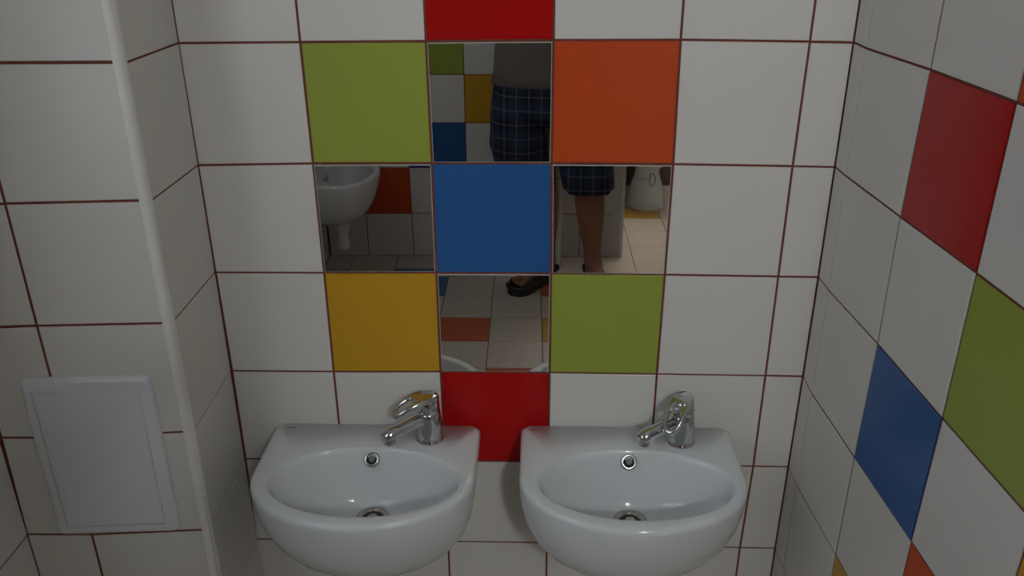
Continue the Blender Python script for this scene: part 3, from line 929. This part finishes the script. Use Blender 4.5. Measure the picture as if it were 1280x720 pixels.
# arms, raised to hold the camera in front of the face
def arm(sgn, sh, el, wr, tgt):
    c = jt(L(PX + sgn * .13, PY, 1.365), (.062, .058), upc)
    a = jt(sh, (.052, .052), c)
    b = jt(sh.lerp(el, .5), (.044, .045), a)
    e = jt(el, (.037, .038), b)
    f1 = jt(el.lerp(wr, .3), (.038, .039), e)
    f2 = jt(el.lerp(wr, .75), (.028, .029), f1)
    w = jt(wr, (.024, .021), f2)
    d = (tgt - wr).normalized()
    palm = jt(wr + d * .040, (.024, .014), w)
    inn = Vector((-sgn, 0, 0))
    up = Vector((0, .15, 1)).normalized()
    # four fingers curl round the front/top of the camera, thumb behind
    for q, (h, ln, r) in enumerate(((.028, .072, .0088), (.009, .078, .0090), (-.010, .072, .0086), (-.028, .058, .0078))):
        k0 = jt(wr + d * .078 + up * h * .9, (r * 1.12, r * 1.12), palm)
        k1 = jt(wr + d * (.078 + ln * .42) + up * h + inn * .006, (r, r), k0)
        k2 = jt(wr + d * (.078 + ln * .62) + up * h + inn * (ln * .30), (r * .92, r * .92), k1)
        jt(wr + d * (.078 + ln * .60) + up * h + inn * (ln * .55), (r * .8, r * .8), k2)
    t0 = jt(wr + d * .030 + inn * .022 + up * .012, (.0125, .0125), palm)
    t1 = jt(wr + d * .052 + inn * .040 + up * .020, (.0110, .0110), t0)
    jt(wr + d * .070 + inn * .052 + up * .022, (.0090, .0090), t1)
cy_ = CAM.y - 0.055
arm(-1, L(PX - .185, PY + .005, 1.375), L(PX - .235, PY + .20, 1.20), L(CAM.x - .078, cy_ - .125, CAM.z - .055), L(CAM.x - .070, cy_, CAM.z - .012))
arm(1, L(PX + .185, PY + .005, 1.375), L(PX + .215, PY + .20, 1.20), L(CAM.x + .078, cy_ - .125, CAM.z - .055), L(CAM.x + .070, cy_, CAM.z - .012))
body = link('body', skin_mesh(J, E, pel), 'skin', proot)

# face and hair
hc_ = L(PX, PY + .045, 1.585)
def ball_bm(c, r, sx=1, sy=1, sz=1, seg=16):
    bm = bmesh.new()
    bmesh.ops.create_uvsphere(bm, u_segments=seg, v_segments=seg // 2 + 2, radius=r)
    for v in bm.verts: v.co = Vector((v.co.x * sx, v.co.y * sy, v.co.z * sz)) + c
    return bm
for s in (-1, 1):
    from_bm('eye', ball_bm(hc_ + Vector((s * .031, .074, .012)), .0125), 'eye', proot, True)
    from_bm('ear', ball_bm(hc_ + Vector((s * .074, -.008, .0)), .03, .3, .65, 1), 'skin', proot, True)
vs, fs = loft([[hc_ + Vector((x * w, y, z)) for x, y in ((-1, .082), (-.5, .082 + p), (0, .084 + p * 1.4), (.5, .082 + p), (1, .082))] for z, w, p in
               ((.018, .008, .004), (.0, .010, .010), (-.018, .014, .020), (-.026, .016, .017), (-.032, .012, .004))], closed=False, cap0=False, cap1=False)
from_data('nose', vs, fs, 'skin', proot, True)
from_bm('lips', ball_bm(hc_ + Vector((0, .080, -.055)), .022, 1.0, .35, .3), 'skin', proot, True)
bm = ball_bm(hc_ + Vector((0, -.010, .040)), .096, .90, 1.07, .88, 32)
bmesh.ops.delete(bm, geom=[v for v in bm.verts if v.co.z < hc_.z - .01 + max(0, (v.co.y - hc_.y) * .9) or (v.co.y - hc_.y > .045 and v.co.z < hc_.z + .07)], context='VERTS')
from_bm('hair', bm, 'hair', proot, True)

# T-shirt: torso tube open at hem and neck, with sleeves
def ov(cx, cy, z, a, b, n=48, wob=0.0, ph=0.0, p=2.3):
    out = []
    for k in range(n):
        t = 2 * math.pi * k / n
        c, s = math.cos(t), math.sin(t)
        w = 1 + wob * (math.sin(5 * t + ph) + .6 * math.sin(9 * t + ph * 2.1))
        out.append(Vector((cx + a * w * math.copysign(abs(c) ** (2 / p), c), cy + b * w * math.copysign(abs(s) ** (2 / p), s), z)))
    return out
x0 = 0.0
rings = [ov(-.005, 0, .815, .205, .140, wob=.018), ov(-.005, 0, .818, .212, .146, wob=.018), ov(-.004, 0, .86, .206, .140, wob=.016, ph=.3), ov(-.006, 0, .95, .202, .128, wob=.014, ph=.8),
         ov(-.004, 0, 1.05, .198, .122, wob=.014, ph=1.3), ov(-.002, 0, 1.15, .194, .124, wob=.010, ph=1.7), ov(0, 0, 1.25, .190, .122, wob=.006, ph=2),
         ov(0, 0, 1.33, .186, .112), ov(0, 0, 1.385, .160, .095), ov(0, .003, 1.42, .105, .076), ov(0, .006, 1.435, .078, .068), ov(0, .006, 1.438, .073, .064)]
vs, fs = loft(rings, False, False)
shirt = from_data('t_shirt', vs, fs, 'shirt', proot, True)
for s in (-1, 1):
    sh = L(PX + s * .185, PY + .005, 1.375); el = L(PX + s * (.235 if s < 0 else .215), PY + .20, 1.20)
    path = [sh + Vector((-s * .07, 0, .0)), sh + Vector((-s * .01, 0, .0)), sh.lerp(el, .25), sh.lerp(el, .5), sh.lerp(el, .68)]
    vs, fs = loft(tube_rings(path, [.075, .076, .072, .070, .072], 28), False, False)
    from_data('sleeve', vs, fs, 'shirt', shirt, True)

# shorts: seat section and two wide legs ending at open hems
vs_all, fs_all = [], []
def addloft(r, c0=False, c1=False):
    v, f = loft(r, c0, c1)
    n = len(vs_all)
    vs_all.extend(v); fs_all.extend([tuple(i + n for i in q) for q in f])
addloft([ov(0, 0, .93, .172, .118), ov(0, 0, .88, .192, .130, wob=.008), ov(0, 0, .80, .212, .142, wob=.012), ov(0, 0, .72, .222, .145, wob=.012), ov(.0, 0, .665, .19, .12, wob=.012)], False, True)
hemL = (kl.x - .060, kl.y); hemR = (kr.x - .002, kr.y)
addloft([ov(-.105, 0, .80, .100, .128, wob=.01), ov(-.112, 0, .70, .112, .132, wob=.012), ov((-.112 + hemL[0]) / 2 - .008, hemL[1] / 2, .58, .118, .128, wob=.028, ph=.5),
         ov(hemL[0], hemL[1], .452, .102, .122, wob=.045, ph=1.1), ov(hemL[0], hemL[1], .446, .098, .117, wob=.045, ph=1.1), ov(hemL[0], hemL[1], .47, .095, .113, wob=.04, ph=1.1)])
addloft([ov(.110, 0, .80, .100, .128, wob=.01), ov(.114, 0, .70, .112, .132, wob=.012), ov((.118 + hemR[0]) / 2, hemR[1] / 2, .58, .112, .128, wob=.028, ph=2.5),
         ov(hemR[0], hemR[1], .447, .106, .122, wob=.050, ph=2.9), ov(hemR[0], hemR[1], .440, .102, .117, wob=.050, ph=2.9), ov(hemR[0], hemR[1], .46, .098, .113, wob=.04, ph=2.9)])
from_data('shorts', vs_all, fs_all, 'plaid', proot, True)

# sandals
def sandal(ankle, d, s, side):
    root_ = None
    c = Vector((ankle.x, ankle.y, 0))
    prof = [(-.075, .0), (-.068, .026), (-.045, .036), (.0, .036), (.05, .038), (.10, .047), (.14, .050), (.170, .043), (.190, .026), (.196, .0)]
    inner = [c + d * u + s * (w * side * 1.02) for u, w in prof]
    outer = [c + d * u - s * (w * side * .96) for u, w in prof][::-1][1:-1]
    ol = inner + outer
    rings = [[p + Vector((0, 0, z)) for p in ol] for z in (0.0005, .004, .019)]
    ctr = sum(ol, Vector()) / len(ol)
    rings.append([ctr + (p - ctr) * .965 + Vector((0, 0, .0235)) for p in ol])
    vs, fs = loft(rings)
    sole = from_data('sandal', vs, fs, 'sandal', proot)
    # broad vamp over the forefoot, open at the toes
    R_ = []
    for u, w, h in ((.052, .044, .074), (.075, .047, .066), (.105, .052, .056), (.130, .053, .049), (.146, .051, .046)):
        arcp = []
        for k in range(15):
            t = math.pi * k / 14
            arcp.append(c + d * (u + .012 * math.cos(t) * side) + s * (w * math.cos(t)) + Vector((0, 0, .012 + h * math.sin(t) ** .8)))
        R_.append(arcp)
    vs, fs = loft(R_, False, False, closed=False)
    o_ = from_data('vamp', vs, fs, 'sandal', sole, True)
    o_.modifiers.new('thick', 'SOLIDIFY').thickness = .004
    # raised rim round the toe opening
    rim = [c + d * .130 + s * (.052 * side) + Vector((0, 0, .040))]
    for k in range(13):
        t = math.pi * k / 12
        rim.append(c + d * (.150 + .040 * math.sin(t)) + s * (.046 * math.cos(t) * side) + Vector((0, 0, .032)))
    rim.append(c + d * .130 - s * (.050 * side) + Vector((0, 0, .040)))
    vs, fs = loft(tube_rings(rim, 0.0095, 10))
    from_data('toe_rim', vs, fs, 'sandal', sole, True)
    # heel and ankle straps
    path = []
    for k in range(17):
        t = math.pi * (k / 16) + math.pi / 2
        path.append(c + d * (-.012 + .046 * math.cos(t)) + s * (.039 * math.sin(t)) + Vector((0, 0, .062 + .012 * abs(math.sin(t)))))
    path = [c + d * .050 + s * .042 + Vector((0, 0, .055))] + path + [c + d * .050 - s * .042 + Vector((0, 0, .055))]
    R_ = [[p + Vector((0, 0, -.011)), p + Vector((0, 0, .011))] for p in path]
    vs, fs = loft(R_, False, False, closed=False)
    o_ = from_data('heel_strap', vs, fs, 'sandal', sole, True)
    o_.modifiers.new('thick', 'SOLIDIFY').thickness = .004
    return sole
sandal(al, dl, sl, 1)
sandal(ar, dr_, sr, -1)

# compact camera in the photographer's hands, just behind the viewpoint
croot = tag(empty('compact_camera', CAM), 'small black compact camera held up by the photographer', 'camera')
rot = Matrix((CR, CU, -CF)).transposed().to_4x4()
bm = box_bm((-.042, -.028, .030), (.042, .028, .050), .006, 3)
bm.transform(rot)
from_bm('camera_body', bm, 'black', croot)
vs, fs = loft(lathe([(.024, .031), (.024, .014), (.021, .008), (.018, .008), (.018, .030)], 32, Vector((0, 0, 0))), False, False)
bm_o = from_data('lens_barrel', [rot @ v for v in vs], fs, 'black', croot, True)
bm = box_bm((-.034, .030, .036), (-.020, .033, .048), .001, 1)
bm.transform(rot)
from_bm('shutter_button', bm, 'chrome', croot)
